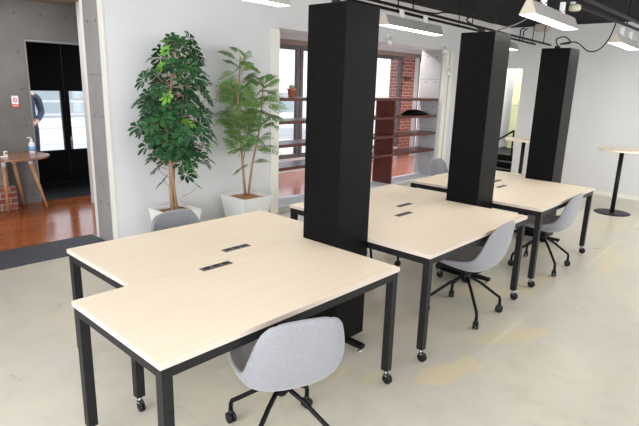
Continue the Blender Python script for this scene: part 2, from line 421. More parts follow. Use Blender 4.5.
# entrance lobby: rubber mat, glossy boards, concrete wall, black doors
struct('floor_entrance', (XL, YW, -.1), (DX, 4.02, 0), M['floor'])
struct('floor_lobby', (XL, 4.02, -.1), (5.2, 6.05, 0), M['orange_floor'])
struct('floor_porch', (XL, 6.05, -.1), (5.2, 7.55, -.004), M['black'])
mb = MB(); mb.box((-.89, YW-.0, .0005), (DX-.04, 4.04, .012)); tag(mb.build('ribbed_mat', M['ribbed']), 'long dark ribbed rubber mat in the entrance opening', 'mat')
struct('wall_concrete', (XL, 6.05, 0), (1.65, 6.40, 2.62), M['concrete_wall'])
struct('wall_concrete_lintel', (1.65, 6.05, 2.155), (5.2, 6.40, 2.62), M['concrete_wall'])
struct('trim_10', (1.65, 6.07, 2.125), (5.2, 6.16, 2.1545), M['frame_grey'])
struct('trim_11', (1.6505, 6.07, 0), (1.675, 6.16, 2.125), M['frame_grey'])
struct('ceiling_vestibule', (XL, YI, 2.62), (5.2, 6.05, 2.72), M['wood_ceiling'])
struct('wall_lobby_east', (3.5, 4.02, 0), (3.6, 5.8, 2.62), M['wall']) if False else None
struct('wall_porch_left', (1.2, 6.42, 0), (1.62, 7.4, 2.62), M['black'])
struct('wall_porch_right', (3.9, 6.42, 0), (4.0, 7.4, 2.62), M['black'])
struct('ceiling_porch', (1.62, 6.42, 2.2), (3.9, 7.4, 2.3), M['black'])
PY = 7.30; DA = 2.575
def door(n, x0, x1, g0, g1, zb, zt):
    mb = MB()
    mb.box((x0, PY, 0), (g0, PY+.06, 2.195)); mb.box((g1, PY, 0), (x1, PY+.06, 2.195))
    mb.box((g0, PY, 0), (g1, PY+.06, zb)); mb.box((g0, PY, zt), (g1, PY+.06, 2.195))
    o = mb.build('door_%d' % n, M['black']); o['kind'] = 'structure'
    mb = MB(); mb.box((g0, PY+.025, zb), (g1, PY+.032, zt)); mb.build('door_pane', M['glass'], o)
    return o
d2 = door(2, 1.63, DA, 1.68, DA-.05, .53, 1.47)
d3 = door(3, DA+.01, 3.2, DA+.075, 3.1, .53, 1.47)
mb = MB(); mb.tube([(2.61, PY-.001, .75), (2.61, PY-.05, .75), (2.61, PY-.05, .55), (2.61, PY-.001, .55)], .009); mb.build('door_handle', M['chrome'], d3)
struct('wall_door_side', (3.21, PY, 0), (3.9, PY+.06, 2.195), M['black'])
# outside
struct('floor_outside', (-12, 7.55, -.12), (30, 30, -.02), M['paving'])
struct('wall_street', (-9, 22, -.02), (22, 22.3, 1.15), M['street'])
ob = MB(); ob.box((12.1, 8.8, -.02), (17.0, 9.8, 6.0)); ob = tag(ob.build('neighbour_building', M['pale_brick']), 'sunlit pale brick building outside, seen through the window right of the shelf panel', 'building')
gd = thing('street_fence', 'pale railing outside the doors and windows', 'fence', (0, 12.0, -.02))
for k, z in enumerate((.45, .78, 1.10)):
    mb = MB(); mb.box((-4, -.02, z), (11, .02, z+.05)); mb.build('rail', M['sill'], gd)
for k in range(11):
    mb = MB(); mb.box((-4+k*1.5-.03, -.03, 0), (-4+k*1.5+.03, .03, 1.2)); mb.build('post', M['sill'], gd)

# small fire-prevention style sign on the concrete wall
sg = thing('wall_sign', 'small red and white sign on the concrete wall by the entrance', 'sign', (1.47, 6.049, 1.285))
mb = MB(); mb.box((-.04, -.006, 0), (.04, 0, .15)); mb.build('sign_plate', M['white'], sg)
mb = MB(); mb.box((-.04, -.008, 0), (.04, -.0061, .042))
mb.lathe([(.026, 0), (.026, .0015)], (0, -.0077, .095), 20, 'y'); mb.build('red_field', M['red'], sg)
mb = MB(); mb.lathe([(.017, 0), (.017, .001)], (0, -.0088, .095), 20, 'y'); mb.build('white_disc', M['white'], sg)
for q in (-.02, 0, .02):
    mb = MB(); mb.box((q-.006, -.009, .014), (q+.006, -.0081, .030)); mb.build('white_mark', M['white'], sg)
mb = MB(); mb.box((-.004, -.0098, .088), (.012, -.0089, .094)); mb.box((-.008, -.0098, .094), (-.002, -.0089, .107)); mb.build('red_symbol', M['red'], sg)

# ------------------------------------------------------------------ desks
L, W, H, T = 1.475, .753, .72, .024
def caster_mb(rad=.03, w=.026, top=.09):
    k = MB()
    for s in (-1, 1): k.lathe([(rad*.8, s*.003), (rad, s*.006), (rad, s*(w/2-.003)), (rad*.75, s*w/2)], (0, 0, rad), 18, 'x')
    return k
def caster_fork(rad, top):
    k = MB(); k.box((-.003, -.008, rad-.004), (.003, rad*.9, rad+.02)); k.tube([(0, .012, rad+.008), (0, .012, top)], .011, 10)
    k.lathe([(.018, rad+.018), (.018, rad+.026)], (0, .008, 0), 14)
    return k
def make_desk(near=True):
    t = thing('desk', '', 'desk', (0,0,0))
    mb = MB(); mb.box((0, .001, H-T), (L, W-.001, H)); tp = mb.build('tabletop', M['maple'], t)
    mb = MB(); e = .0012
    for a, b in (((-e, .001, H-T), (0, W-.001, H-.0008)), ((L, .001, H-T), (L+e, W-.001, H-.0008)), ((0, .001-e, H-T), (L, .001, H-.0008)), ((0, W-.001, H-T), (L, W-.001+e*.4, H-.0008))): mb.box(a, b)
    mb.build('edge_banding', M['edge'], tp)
    i, s = .006, .045
    mb = MB()
    for a, b in (((i+s, i, H-T-.045), (L-i-s, i+.03, H-T)), ((i+s, W-i-.03, H-T-.045), (L-i-s, W-i, H-T)), ((i, i+s, H-T-.045), (i+.03, W-i-s, H-T)), ((L-i-.03, i+s, H-T-.045), (L-i, W-i-s, H-T))): mb.box(a, b)
    mb.build('frame', M['steel'], t, bevel=.002)
    for x in (i, L-i-s):
        for y in (i, W-i-s):
            mb = MB(); mb.box((x, y, .085), (x+s, y+s, H-T)); lg = mb.build('leg', M['steel'], t, bevel=.002)
            mb = caster_fork(.03, .085); mb.v = [(a+x+s/2, b+y+s/2-.012, c) for a, b, c in mb.v]; fk = mb.build('caster_stem', M['dull_metal'], lg, True)
            mb = caster_mb(); mb.v = [(a+x+s/2, b+y+s/2-.012, c) for a, b, c in mb.v]; mb.build('caster_wheel', M['plastic'], lg, True)
    yy = .69 if near else .115
    mb = MB(); mb.box((L/2-.095, yy-.023, H), (L/2+.095, yy+.023, H+.004)); po = mb.build('power_outlet', M['socket'], t, bevel=.001)
    for k in range(3):
        x = L/2-.06+k*.06
        mb = MB(); mb.box((x-.019, yy-.013, H+.0041), (x+.019, yy+.013, H+.0055)); mb.build('socket', M['plastic'], po)
    return t
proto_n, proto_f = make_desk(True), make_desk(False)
OFF = .275
tables = [(0, 0), (1.783, -.008), (3.588, -.002)]
names = ['row end nearest the entrance mat and camera', 'middle pair', 'far pair']
lab_n = ['near desk at the front left, its maple top closest to the camera',
         'near-side desk of the middle pair, between the first and second black columns',
         'near-side desk of the far pair, in front of the rearmost black column']
lab_f = ['far-side desk of the front pair, facing the potted plants',
         'far-side desk of the middle pair, mostly behind the first black column',
         'far-side desk of the far pair, by the right end of the shelving']
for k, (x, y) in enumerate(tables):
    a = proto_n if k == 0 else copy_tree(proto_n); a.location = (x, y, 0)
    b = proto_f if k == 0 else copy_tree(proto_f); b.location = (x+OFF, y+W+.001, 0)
    a['label'] = lab_n[k]; b['label'] = lab_f[k]
    a['group'] = b['group'] = 'maple topped desks in three pairs'

# ------------------------------------------------------------------ black columns
colx = [x + L + .001 for x, y in tables]
CW, CD, CH = .300, .301, 2.143
lab_c = ['tallest-looking black square column, between the first and second desk pairs',
         'black square column between the middle and far desk pairs',
         'rearmost black square column, at the far end of the last desk pair']
def make_column():
    t = thing('cable_column', '', 'column')
    mb = MB(); mb.box((0, 0, .055), (CD, CW, CH)); mb.build('column_body', M['column'], t, bevel=.003)
    mb = MB(); mb.lathe([(.03, CH+.001), (.03, CH+.022), (.02, CH+.03)], (.10, .17, 0), 14); mb.build('cable_grommet', M['plastic'], t)
    for x in (CD/2-.022,):
        mb = MB(); mb.box((x, -.12, .026), (x+.045, CW+.12, .0545)); ft = mb.build('foot_bar', M['black'], t, bevel=.002)
        mb = MB()
        for y in (-.10, CW+.10): mb.lathe([(.016, 0), (.016, .007), (.005, .010), (.005, .0255)], (x+.022, y, 0), 14)
        mb.build('levelling_foot', M['chrome'], ft, True)
    return t
pc = make_column()
for k, x in enumerate(colx):
    c = pc if k == 0 else copy_tree(pc); c.location = (x, (.462, .430, .437)[k], 0); c['label'] = lab_c[k]; c['group'] = 'black columns between the desks'

# ------------------------------------------------------------------ chairs (local front = +Y)
def lerp_tab(tab, t):
    for (a, va), (b, vb) in zip(tab, tab[1:]):
        if t <= b:
            s = (t-a)/(b-a)
            s = s*s*(3-2*s) if False else s
            return [p+(q-p)*s for p, q in zip(va, vb)]
    return tab[-1][1]
def make_chair():
    t = thing('swivel_chair', '', 'chair')
    # profile: (y, z, half width, side lift, side wrap forward)
    key = [(0, (.235, .428, .175, .000, 0)), (.10, (.20, .442, .215, .012, 0)), (.25, (.09, .418, .238, .050, 0)), (.42, (-.04, .396, .246, .088, .01)),
           (.54, (-.142, .402, .244, .100, .030)), (.64, (-.206, .450, .240, .080, .050)), (.76, (-.238, .552, .230, .042, .045)),
           (.88, (-.256, .662, .208, .010, .036)), (.95, (-.266, .732, .186, -.006, .026)), (.985, (-.270, .766, .160, -.016, .018)), (1, (-.271, .778, .132, -.020, .014))]
    nv, nu = 30, 18; vs = []
    def cr(tt):
        # catmull-rom through keys
        for i in range(len(key)-1):
            a, b = key[i][0], key[i+1][0]
            if tt <= b or i == len(key)-2:
                s = min(1, (tt-a)/(b-a)); p1, p2 = key[i][1], key[i+1][1]
                p0 = key[i-1][1] if i > 0 else p1; p3 = key[i+2][1] if i+2 < len(key) else p2
                t0 = key[i-1][0] if i > 0 else a-(b-a); t3 = key[i+2][0] if i+2 < len(key) else b+(b-a)
                m1 = [(q-p)/(b-t0)*(b-a) for p, q in zip(p0, p2)]; m2 = [(q-p)/(t3-a)*(b-a) for p, q in zip(p1, p3)]
                h00 = 2*s**3-3*s*s+1; h10 = s**3-2*s*s+s; h01 = -2*s**3+3*s*s; h11 = s**3-s*s
                return [h00*p+h10*g+h01*q+h11*h for p, q, g, h in zip(p1, p2, m1, m2)]
    for j in range(nv+1):
        y, z, w, lift, wrap = cr(j/nv)
        for i in range(nu+1):
            u = i/nu*2-1; k = abs(u)**2.4
            x = w*math.sin(u*PI/2*.93)/math.sin(PI/2*.93)
            vs.append((x, y + wrap*k, z + lift*k + (.006*(1-abs(u)) if False else 0)))
    fs = [(j*(nu+1)+i, j*(nu+1)+i+1, (j+1)*(nu+1)+i+1, (j+1)*(nu+1)+i) for j in range(nv) for i in range(nu)]
    mb = MB(); mb.add(vs, fs); sh = mb.build('seat_shell', M['felt'], t, True)
    so = sh.modifiers.new('thick', 'SOLIDIFY'); so.thickness = .024; so.offset = 0
    sb = sh.modifiers.new('soft', 'SUBSURF'); sb.levels = 1; sb.render_levels = 1
    # mechanism
    mb = MB(); mb.box((-.11, -.05, .362), (.11, .16, .382)); mb.box((-.05, -.05, .338), (.05, .10, .3615)); mb.build('seat_mount', M['plastic'], t, bevel=.004)
    mb = MB(); mb.tube([(0,0,.25), (0,0,.3395)], .022, 14); mb.lathe([(.024, .255), (.034, .265), (.034, .325), (.026, .332)], (0,0,0), 18); mb.build('swivel_stem', M['black'], t, True)
    for a in (PI/4, 3*PI/4, 5*PI/4, 7*PI/4):
        ca, sa = math.cos(a), math.sin(a)
        P = lambda r, z: (ca*r, sa*r, z)
        mb = MB(); mb.tube([P(.020, .300), P(.12, .245), P(.262, .140), P(.281, .128), P(.289, .106), P(.290, .068)], .0115, 10); lg = mb.build('leg', M['black'], t, True)
        rz = a + 1.1
        k = caster_mb(.029, .040); rot = Matrix.Rotation(rz, 4, 'Z'); k.v = [tuple(rot @ Vector(p) + Vector((ca*.29, sa*.29, 0))) for p in k.v]
        k.tube([P(.290, .030), P(.290, .075)], .013, 10)
        k.build('caster', M['plastic'], lg, True)
    return t
ch = make_chair()
chairs = [((.672, .095), -26.6*PI/180, 'grey felt swivel chair nearest the camera, back turned, at the front desk'),
          ((2.69, .19), .02, 'grey felt swivel chair tucked at the near side of the middle desk pair'),
          ((4.26, .185), .03, 'grey felt swivel chair tucked at the near side of the far desk pair'),
          ((1.14, 1.47), PI+.12, 'grey felt chair on the far side of the front desks, before the leafy plant'),
          ((2.985, 1.355), PI-.02, 'chair across the middle desks, only its legs showing past the first column'),
          ((5.30, 1.76), PI+.05, 'grey felt chair on the far side of the far desks, by the shelf wall')]
for k, ((x, y), rz, lab) in enumerate(chairs):
    c = ch if k == 0 else copy_tree(ch)
    c.location = (x, y, 0); c.rotation_euler = (0, 0, rz); c['label'] = lab; c['group'] = 'grey shell chairs at the desks'
for o in ch.children:                                   # the nearest chair is wound down lower
    if o.name.split('.')[0] in ('seat_shell', 'seat_mount'): o.location = (-.004, -.012, -.012); o.rotation_euler.z = .06; o.scale = (.94, 1, 1)

# ------------------------------------------------------------------ standing tables
def bar_table(x, y, lab):
    t = thing('standing_table', lab, 'table', (x, y, 0), 0, 'round high tables along the right wall')
    mb = MB(); mb.lathe([(.235, 0), (.24, .006), (.22, .012), (.05, .016)], (0,0,0), 40); mb.build('base_plate', M['steel'], t, False)
    mb = MB(); mb.tube([(0,0,.0165), (0,0,.9045)], .03, 16); mb.build('pole', M['plastic'], t, True)
    mb = MB(); mb.lathe([(.30, .905), (.30, .93)], (0,0,0), 48); mb.build('tabletop', M['maple'], t, bevel=.002)
    return t
bar_table(7.47, .33, 'round high table with black pole on the open floor at the right')
bar_table(7.62, 1.80, 'round high table half hidden behind the rearmost black column')

# ------------------------------------------------------------------ shelving
SH = thing('open_bookcase', 'dark red wooden open shelving standing in the wide opening', 'shelf', (0, 3.525, .07))
for z in (.59, .90, 1.21, 1.51):
    mb = MB(); mb.box((OX0+.004, 0, z-.042-.07), (OX1-.022, .40, z-.07)); mb.build('shelf_board', M['mahogany'], SH, bevel=.003)
for x in (5.25, 6.40):
    zz = 0
    mb = MB()
    for z in (.59, .90, 1.21, 1.51):
        mb.box((x, .006, zz), (x+.035, .394, z-.0425-.07)); zz = z-.0695
    mb.build('upright_panel', M['mahogany'], SH)
t = thing('potted_cactus', 'small terracotta pot with a cactus on the top shelf board', 'plant', (4.22, 3.74, 1.5105))
mb = MB(); mb.lathe([(.042, 0), (.056, .095), (.064, .096), (.064, .118), (.05, .118)], (0,0,0), 20); mb.build('pot', M['terracotta'], t, True)
mb = MB(); mb.lathe([(.03, .1185), (.042, .135), (.036, .155), (.012, .168)], (0,0,0), 14); mb.build('cactus', M['cactus'], t, True)
# black folded case lying on the second shelf board
mb = MB(); nx, ny = 20, 8; vs = []
for sgn in (1, 0):
    for i in range(nx+1):
        for j in range(ny+1):
            u, v = i/nx, j/ny*2-1
            w = .12*math.sin(PI*min(1, max(0, .03+u*.94)))**.45
            hgt = .095*(math.sin(PI*u**.75)**.7)*(1-.55*v*v) + .004
            vs.append((u*.78, v*w, hgt if sgn else .0))
n1 = (nx+1)*(ny+1); fs = []
for i in range(nx):
    for j in range(ny):
        a = i*(ny+1)+j; fs.append((a, a+1, a+ny+2, a+ny+1)); fs.append((n1+a, n1+a+ny+1, n1+a+ny+2, n1+a+1))
for i in range(nx):
    for j in (0, ny):
        a = i*(ny+1)+j; fs.append((a, a+ny+1, n1+a+ny+1, n1+a))
for j in range(ny):
    for i in (0, nx):
        a = i*(ny+1)+j; fs.append((a, a+1, n1+a+1, n1+a))
mb.add(vs, fs); mb.build('folded_bag', M['column'], None, True, 0, (6.94, 3.72, 1.2105))
tag(bpy.data.objects['folded_bag'], 'black soft bag lying flat on the second shelf board', 'bag')
# clip lamps and downlights over the shelving
dlp = None
for k, (x, y, lab) in enumerate(((5.0, 4.25, 'small round ceiling downlight over the left end of the shelving'), (6.75, 4.25, 'small round ceiling downlight over the shelf panel'), (7.55, 4.25, 'small round ceiling downlight near the concrete jamb'))):
    if dlp is None:
        dlp = thing('downlight', lab, 'ceiling light', (x, y, 2.60), 0, 'downlights over the gallery'); c = dlp
        mb = MB(); mb.lathe([(.06, -.006), (.06, -.0005)], (0,0,0), 24); mb.build('ring', M['white'], c)
        mb = MB(); mb.lathe([(.04, -.009), (.04, -.0062)], (0,0,0), 20); mb.build('diffuser', M['lens'], c)
    else:
        c = copy_tree(dlp); c.location = (x, y, 2.60); c['label'] = lab
def clip_lamp(x, y, z, lab):
    t = thing('clip_spotlight', lab, 'spotlight', (x, y, z), 0, 'white clip spotlights on the opening')
    mb = MB(); mb.box((-.03, -.03, .05), (.03, -.0005, .10)); mb.build('clamp', M['white'], t)
    mb = MB(); mb.tube([(0, -.031, .07), (-.02, -.06, .03)], .008); mb.build('stem', M['chrome'], t)
    mb = MB(); mb.tube([(-.02, -.06, .03), (-.05, -.08, -.01), (-.09, -.10, -.05)], [.018, .03, .042], 14); mb.build('lamp_head', M['white'], t, True)
clip_lamp(6.05, YW, LZ+.02, 'white clip spotlight on the lintel over the middle of the shelving')
clip_lamp(7.72, YW, LZ-.0, 'upper white clip spotlight at the right post of the opening')
clip_lamp(7.86, YW-.05, 1.98, 'lower white clip spotlight on the right post of the opening')
mb = MB(); mb.tube([(7.945, YW-.012, 2.25), (7.94, YW-.014, 1.4), (7.945, YW-.012, .35)], .008, 6); tag(mb.build('hanging_cable', M['plastic']), 'thin dark cable running down beside the white post of the opening', 'cable')

# ------------------------------------------------------------------ lighting tracks and lamps
def track(y0, y1, xa0, xa1, xb0, xb1, hangs, z, lab, org=(0, 0), rz=0):
    t = thing('lighting_track', lab, 'track', (org[0], org[1], z), rz, 'black lighting tracks under the ceiling')
    for y, a, b in ((y0, xa0, xa1), (y1, xb0, xb1)):
        mb = MB(); mb.box((a, y-.011, -.013), (b, y+.011, .013)); mb.build('rail', M['black'], t)
    for x in hangs:
        for y in (y0, y1):
            mb = MB(); mb.tube([(x, y, .0135), (x, y, ZC-z)], .007, 8); mb.lathe([(.02, ZC-z-.03), (.02, ZC-z-.001)], (x, y, 0), 10); mb.build('hanger_rod', M['black'], t)
    return t
RZ = 2.475
track(0, .185, -5, 5.35, -5, 5.12, (-2.2, -.4, .62, 2.10, 4.95), RZ, 'pair of black rails running over the potted plants and shelving side', (3.4, 1.69), .055)
track(.09, .25, -1.5, 8.74, -1.5, 8.74, (1.0, 3.9, 6.3, 8.3), RZ, 'pair of black rails over the right side of the desks')
mb = MB(); mb.box((8.45, 2.02, 2.69), (8.62, 2.20, ZC-.001)); tag(mb.build('junction_box', M['lamp_end']), 'small cream box under the ceiling above the rail ends', 'box')
for k, (x, lab) in enumerate(((7.72, 'left black hook bracket on the far rail end'), (7.86, 'right black hook bracket on the far rail end'))):
    mb = MB(); yy = 1.69+.185+.055*(x-3.4)
    mb.tube([(x, yy, RZ+.017), (x, yy, RZ+.15), (x, yy-.02, RZ+.18), (x, yy-.06, RZ+.19)], .01, 8)
    tag(mb.build('rail_hook', M['black']), lab, 'hook', 'hook brackets on the rail')

def make_lamp(Ln=1.19):
    t = thing('trapezoid_lamp', '', 'lamp')
    bw, tw, h = .066, .020, .102
    mb = MB()
    mb.add([(0,-bw,0),(Ln,-bw,0),(Ln,-tw,h),(0,-tw,h)], [(0,1,2,3)])
    mb.add([(0,bw,0),(Ln,bw,0),(Ln,tw,h),(0,tw,h)], [(0,3,2,1)])
    mb.add([(0,-tw,h),(Ln,-tw,h),(Ln,tw,h),(0,tw,h)], [(0,1,2,3)])
    o = mb.build('housing', M['lamp'], t); so = o.modifiers.new('s', 'SOLIDIFY'); so.thickness = .004; so.offset = -1
    for x in (0, Ln):
        mb = MB(); s = -.004 if x == 0 else .004
        q = [(-bw,0),(bw,0),(tw,h),(-tw,h)]
        mb.add([(x,a,b) for a,b in q]+[(x+s,a,b) for a,b in q], [(0,1,2,3),(7,6,5,4),(0,4,5,1),(1,5,6,2),(2,6,7,3),(3,7,4,0)])
        mb.build('end_cap', M['lamp_end'], t)
    mb = MB(); mb.box((.006, -bw+.006, .002), (Ln-.006, bw-.006, .010)); mb.build('lens', M['lens'], t)
    for x in (.34, Ln-.34):
        mb = MB(); mb.lathe([(.026, h+.001), (.026, h+.014), (.012, h+.02), (.012, h+.032)], (x, 0, 0), 14); mb.box((x-.02, -.018, h+.028), (x+.02, .018, RZ-2.265-.0135)); mb.build('track_mount', M['white'], t)
    return t
lamps = [((3.62, 1.80, 2.295), 'long prism shaped lamp hanging before the shelving, right of the first column'),
         ((3.28, .20, 2.255), 'bright prism shaped lamp, second from right, over the middle desks'),
         ((5.92, .26, 2.252), 'prism shaped lamp at the right edge of the picture'),
         ((6.10, 1.93, 2.295), 'small distant lamp partly hidden behind the second black column'),
         ((1.02, 1.68, 2.295), 'prism shaped lamp cut by the top edge above the potted plants')]
lp = make_lamp()
for k, (p, lab) in enumerate(lamps):
    c = lp if k == 0 else copy_tree(lp); c.location = p; c['label'] = lab; c['group'] = 'prism shaped lamps under the rails'
    if p[1] > 1: c.rotation_euler = (0, 0, .055)
t = thing('track_spotlight', 'small round white spotlight on the rail near the top right', 'spotlight', (4.30, .20, 2.395))
mb = MB(); mb.lathe([(.03, 0), (.05, .01), (.05, .05), (.02, .062)], (0,0,0), 20); mb.build('lamp_head', M['lamp_end'], t, True)
mb = MB(); mb.box((-.012, .0, .062), (.012, .04, .079)); mb.build('track_mount', M['white'], t)

def cable(pts, r, m, name, lab, grp=None):
    P = [Vector(p) for p in pts]; out = []
    for i in range(len(P)-1):
        p0, p1, p2, p3 = P[max(i-1,0)], P[i], P[i+1], P[min(i+2, len(P)-1)]
        for s in range(8):
            u = s/8; out.append(.5*((2*p1)+(-p0+p2)*u+(2*p0-5*p1+4*p2-p3)*u*u+(-p0+3*p1-3*p2+p3)*u**3))
    out.append(P[-1]); mb = MB(); mb.tube(out, r, 6)
    tag(mb.build(name, m, None, True), lab, 'cable', grp)
c1, c2, c3 = colx; yb = .60
cable([(c1+.1, yb+.01, CH+.03), (c1+.05, yb, CH+.12), (c1+.2, yb+.2, CH+.12), (c1+.25, yb, CH+.08), (c1+.1, yb-.1, CH+.16), (c1+.3, yb+.6, 2.42), (c1+.5, 1.64, 2.455)], .006, M['dull_metal'], 'power_cable', 'pale cable coiled on top of the first black column')
cable([(c2+.1, yb+.01, CH+.03), (c2-.02, yb+.08, CH+.10), (c2+.08, yb-.05, CH+.15), (c2+.22, yb-.05, CH+.09), (c2+.12, yb+.1, CH+.13), (c2+.2, yb+.4, CH+.2), (c2+.3, 1.2, 2.36), (c2+.4, 1.66, 2.455)], .007, M['plastic'], 'power_cable', 'dark cable looped on top of the second black column')
cable([(c2+.16, yb, CH+.005), (c2+.26, yb-.05, CH+.03), (c2+.35, yb-.25, CH+.12), (c2+.45, .25, 2.455)], .006, M['socket'], 'power_cable', 'grey cable rising from the second column to the bright lamp rail')
cable([(c3+.1, yb+.01, CH+.03), (c3+.02, yb, CH+.09), (c3+.12, yb-.05, CH+.12), (c3+.25, yb-.07, CH+.07), (c3+.14, yb, CH+.05), (c3+.27, yb-.12, CH+.075), (c3+.45, yb-.2, CH-.005), (c3+.62, .34, CH+.02), (c3+.75, .29, CH+.14), (c3+.78, .25, 2.455)], .007, M['plastic'], 'power_cable', 'dark cable sagging from the rearmost column to the right lamp')

# ------------------------------------------------------------------ planters and trees
def planter(x0, x1, y0, y1, h, lab):
    cx_, cy_ = (x0+x1)/2, (y0+y1)/2; wx, wy = (x1-x0)/2, (y1-y0)/2
    t = thing('planter', lab, 'planter', (cx_, cy_, 0), 0, 'square tapered white planters')
    k = .72; mb = MB(); e = .018
    def ring(a, b, z): return [(-a,-b,z),(a,-b,z),(a,b,z),(-a,b,z)]
    vs = ring(wx*k, wy*k, 0)+ring(wx, wy, h)+ring(wx-e, wy-e, h)+ring(wx*.95-e, wy*.95-e, h-.05)
    fs = [(3,2,1,0)]
    for r in range(3): fs += [(r*4+i, r*4+(i+1)%4, r*4+4+(i+1)%4, r*4+4+i) for i in range(4)]
    fs.append((12,13,14,15)); mb.add(vs, fs); mb.build('pot', M['pot'], t, bevel=.004)
    mb = MB(); n = 10; vs = []
    for i in range(n+1):
        for j in range(n+1):
            u, v = i/n*2-1, j/n*2-1
            vs.append((u*(wx*.95-e-.002), v*(wy*.95-e-.002), h-.04+.022*(1-u*u)*(1-v*v)+random.uniform(0, .008)))
    mb.add(vs, [(i*(n+1)+j, (i+1)*(n+1)+j, (i+1)*(n+1)+j+1, i*(n+1)+j+1) for i in range(n) for j in range(n)])
    mb.build('mulch', M['soil'], t)
    return t
PH = .40
planter(1.78, 2.17, 2.93, 3.33, PH, 'white square planter of the broad-leaved plant, behind the far chair')
planter(2.76, 3.19, 2.97, 3.42, PH, 'white square planter of the feathery plant, beside the opening')

def leaflet(mb, o, d, up, ln, w, droop):
    s = d.cross(up).normalized(); vs = []
    for u, ww in ((0, .05), (.3, .5), (.62, 1), (.86, .72), (1, .08)):
        p = o + d*ln*u - Vector((0,0,1))*droop*ln*u*u
        vs += [p - s*w*ww*.5 + up*ln*.03*ww, p - up*ln*.015, p + s*w*ww*.5 + up*ln*.03*ww]
    fs = []
    for r in range(4):
        a = r*3; fs += [(a, a+1, a+4, a+3), (a+1, a+2, a+5, a+4)]
    mb.add(vs, fs)

def clampwall(p, m=.03):
    p.y = min(p.y, YW-m); return p
def clampmesh(mb, m=.015):
    mb.v = [(a, min(b, YW-m), c) for a, b, c in mb.v]

def umbrella_tree():
    rnd = random.Random(11); bx, by = 1.945, 3.12
    t = thing('umbrella_plant', 'tall dark green plant with broad fingered leaves, left of the two', 'plant', (0, 0, 0))
    env = [(.55, .10, .16), (.75, .10, .22), (.95, .08, .29), (1.08, .06, .34), (1.25, .05, .365), (1.45, .06, .365), (1.65, .09, .33), (1.8, .11, .29), (1.95, .13, .23), (2.06, .15, .15), (2.14, .15, .06)]
    def E(z):
        for a, b in zip(env, env[1:]):
            if z <= b[0]:
                s = (z-a[0])/(b[0]-a[0]); return a[1]+(b[1]-a[1])*s, a[2]+(b[2]-a[2])*s
        return env[-1][1:]
    tr = MB()
    trunk = [(bx, by, PH-.03), (bx-.01, by, .6), (bx+.01, by+.01, .9), (bx-.02, by+.02, 1.2), (bx+.02, by, 1.5), (bx+.07, by+.02, 1.8), (bx+.12, by+.02, 2.05)]
    tr.tube(trunk, [.024, .021, .02, .017, .014, .011, .007], 10)
    tr.tube([(bx+.03, by-.03, PH-.03), (bx-.02, by-.06, .75), (bx-.08, by-.1, 1.05), (bx-.14, by-.1, 1.5)], [.014, .012, .01, .006], 8)
    tr.tube([(bx+.02, by+.03, PH-.03), (bx+.03, by, .8), (bx+.10, by-.04, 1.15), (bx+.16, by-.05, 1.7)], [.014, .012, .01, .006], 8)
    dk, nw = MB(), MB(); pts = []
    def rdir(ang): return Vector((math.cos(ang), math.sin(ang), 0))
    tries = 0
    while len(pts) < 170 and tries < 20000:
        tries += 1
        z = rnd.uniform(.60, 2.10)
        c, w = E(z); a = rnd.uniform(0, 2*PI); r = w*math.sqrt(rnd.uniform(.16, 1))
        if z < .95 and rnd.random() < .86: continue
        # the crown leans with its centre line; kept clear of the wall
        p = Vector((bx+c+math.cos(a)*r, by+math.sin(a)*min(r, .36), z))
        if any((p-q).length < .092 for q, _ in pts): continue
        pts.append((p, a))
    for p, a in pts:
        new = rnd.random() < .12
        c, w = E(p.z); ax = Vector((bx+c*.6, by, p.z-.10))
        out = (p-ax); out.z = 0; out = out.normalized() if out.length > .01 else rdir(a)
        nrm = (out*rnd.uniform(.35, 1.0)+Vector((0,0,1))*rnd.uniform(.35, 1.0)+Vector((rnd.uniform(-.3,.3), rnd.uniform(-.3,.3), 0))).normalized()
        s1 = nrm.cross(Vector((0,0,1))); s1 = s1.normalized() if s1.length > .01 else Vector((1,0,0)); s2 = nrm.cross(s1)
        n = rnd.randint(6, 8); ln = rnd.uniform(.085, .115)*(.7 if new else 1); a0 = rnd.uniform(0, 2*PI)
        mb = nw if new else dk
        for k in range(n):
            an = a0+2*PI*k/n
            d = (s1*math.cos(an)+s2*math.sin(an)+nrm*(.25 if not new else .5)).normalized()
            l2 = ln*rnd.uniform(.8, 1.05)
            leaflet(mb, clampwall(p+d*.012), d, (nrm-d*nrm.dot(d)).normalized(), l2, l2*.50, .22)
        q = ax + (p-ax)*.25; q.z = p.z-.10
        tr.tube([q, (p+q)/2+Vector((0,0,-.015)), p], [.0035, .0028, .0022], 5)
    for m in (tr, dk, nw): clampmesh(m)
    tr.build('trunk', M['bark'], t, True)
    dk.build('foliage', M['leaf_dark'], t, False); nw.build('new_leaves', M['leaf_new'], t)
    return t
umbrella_tree()

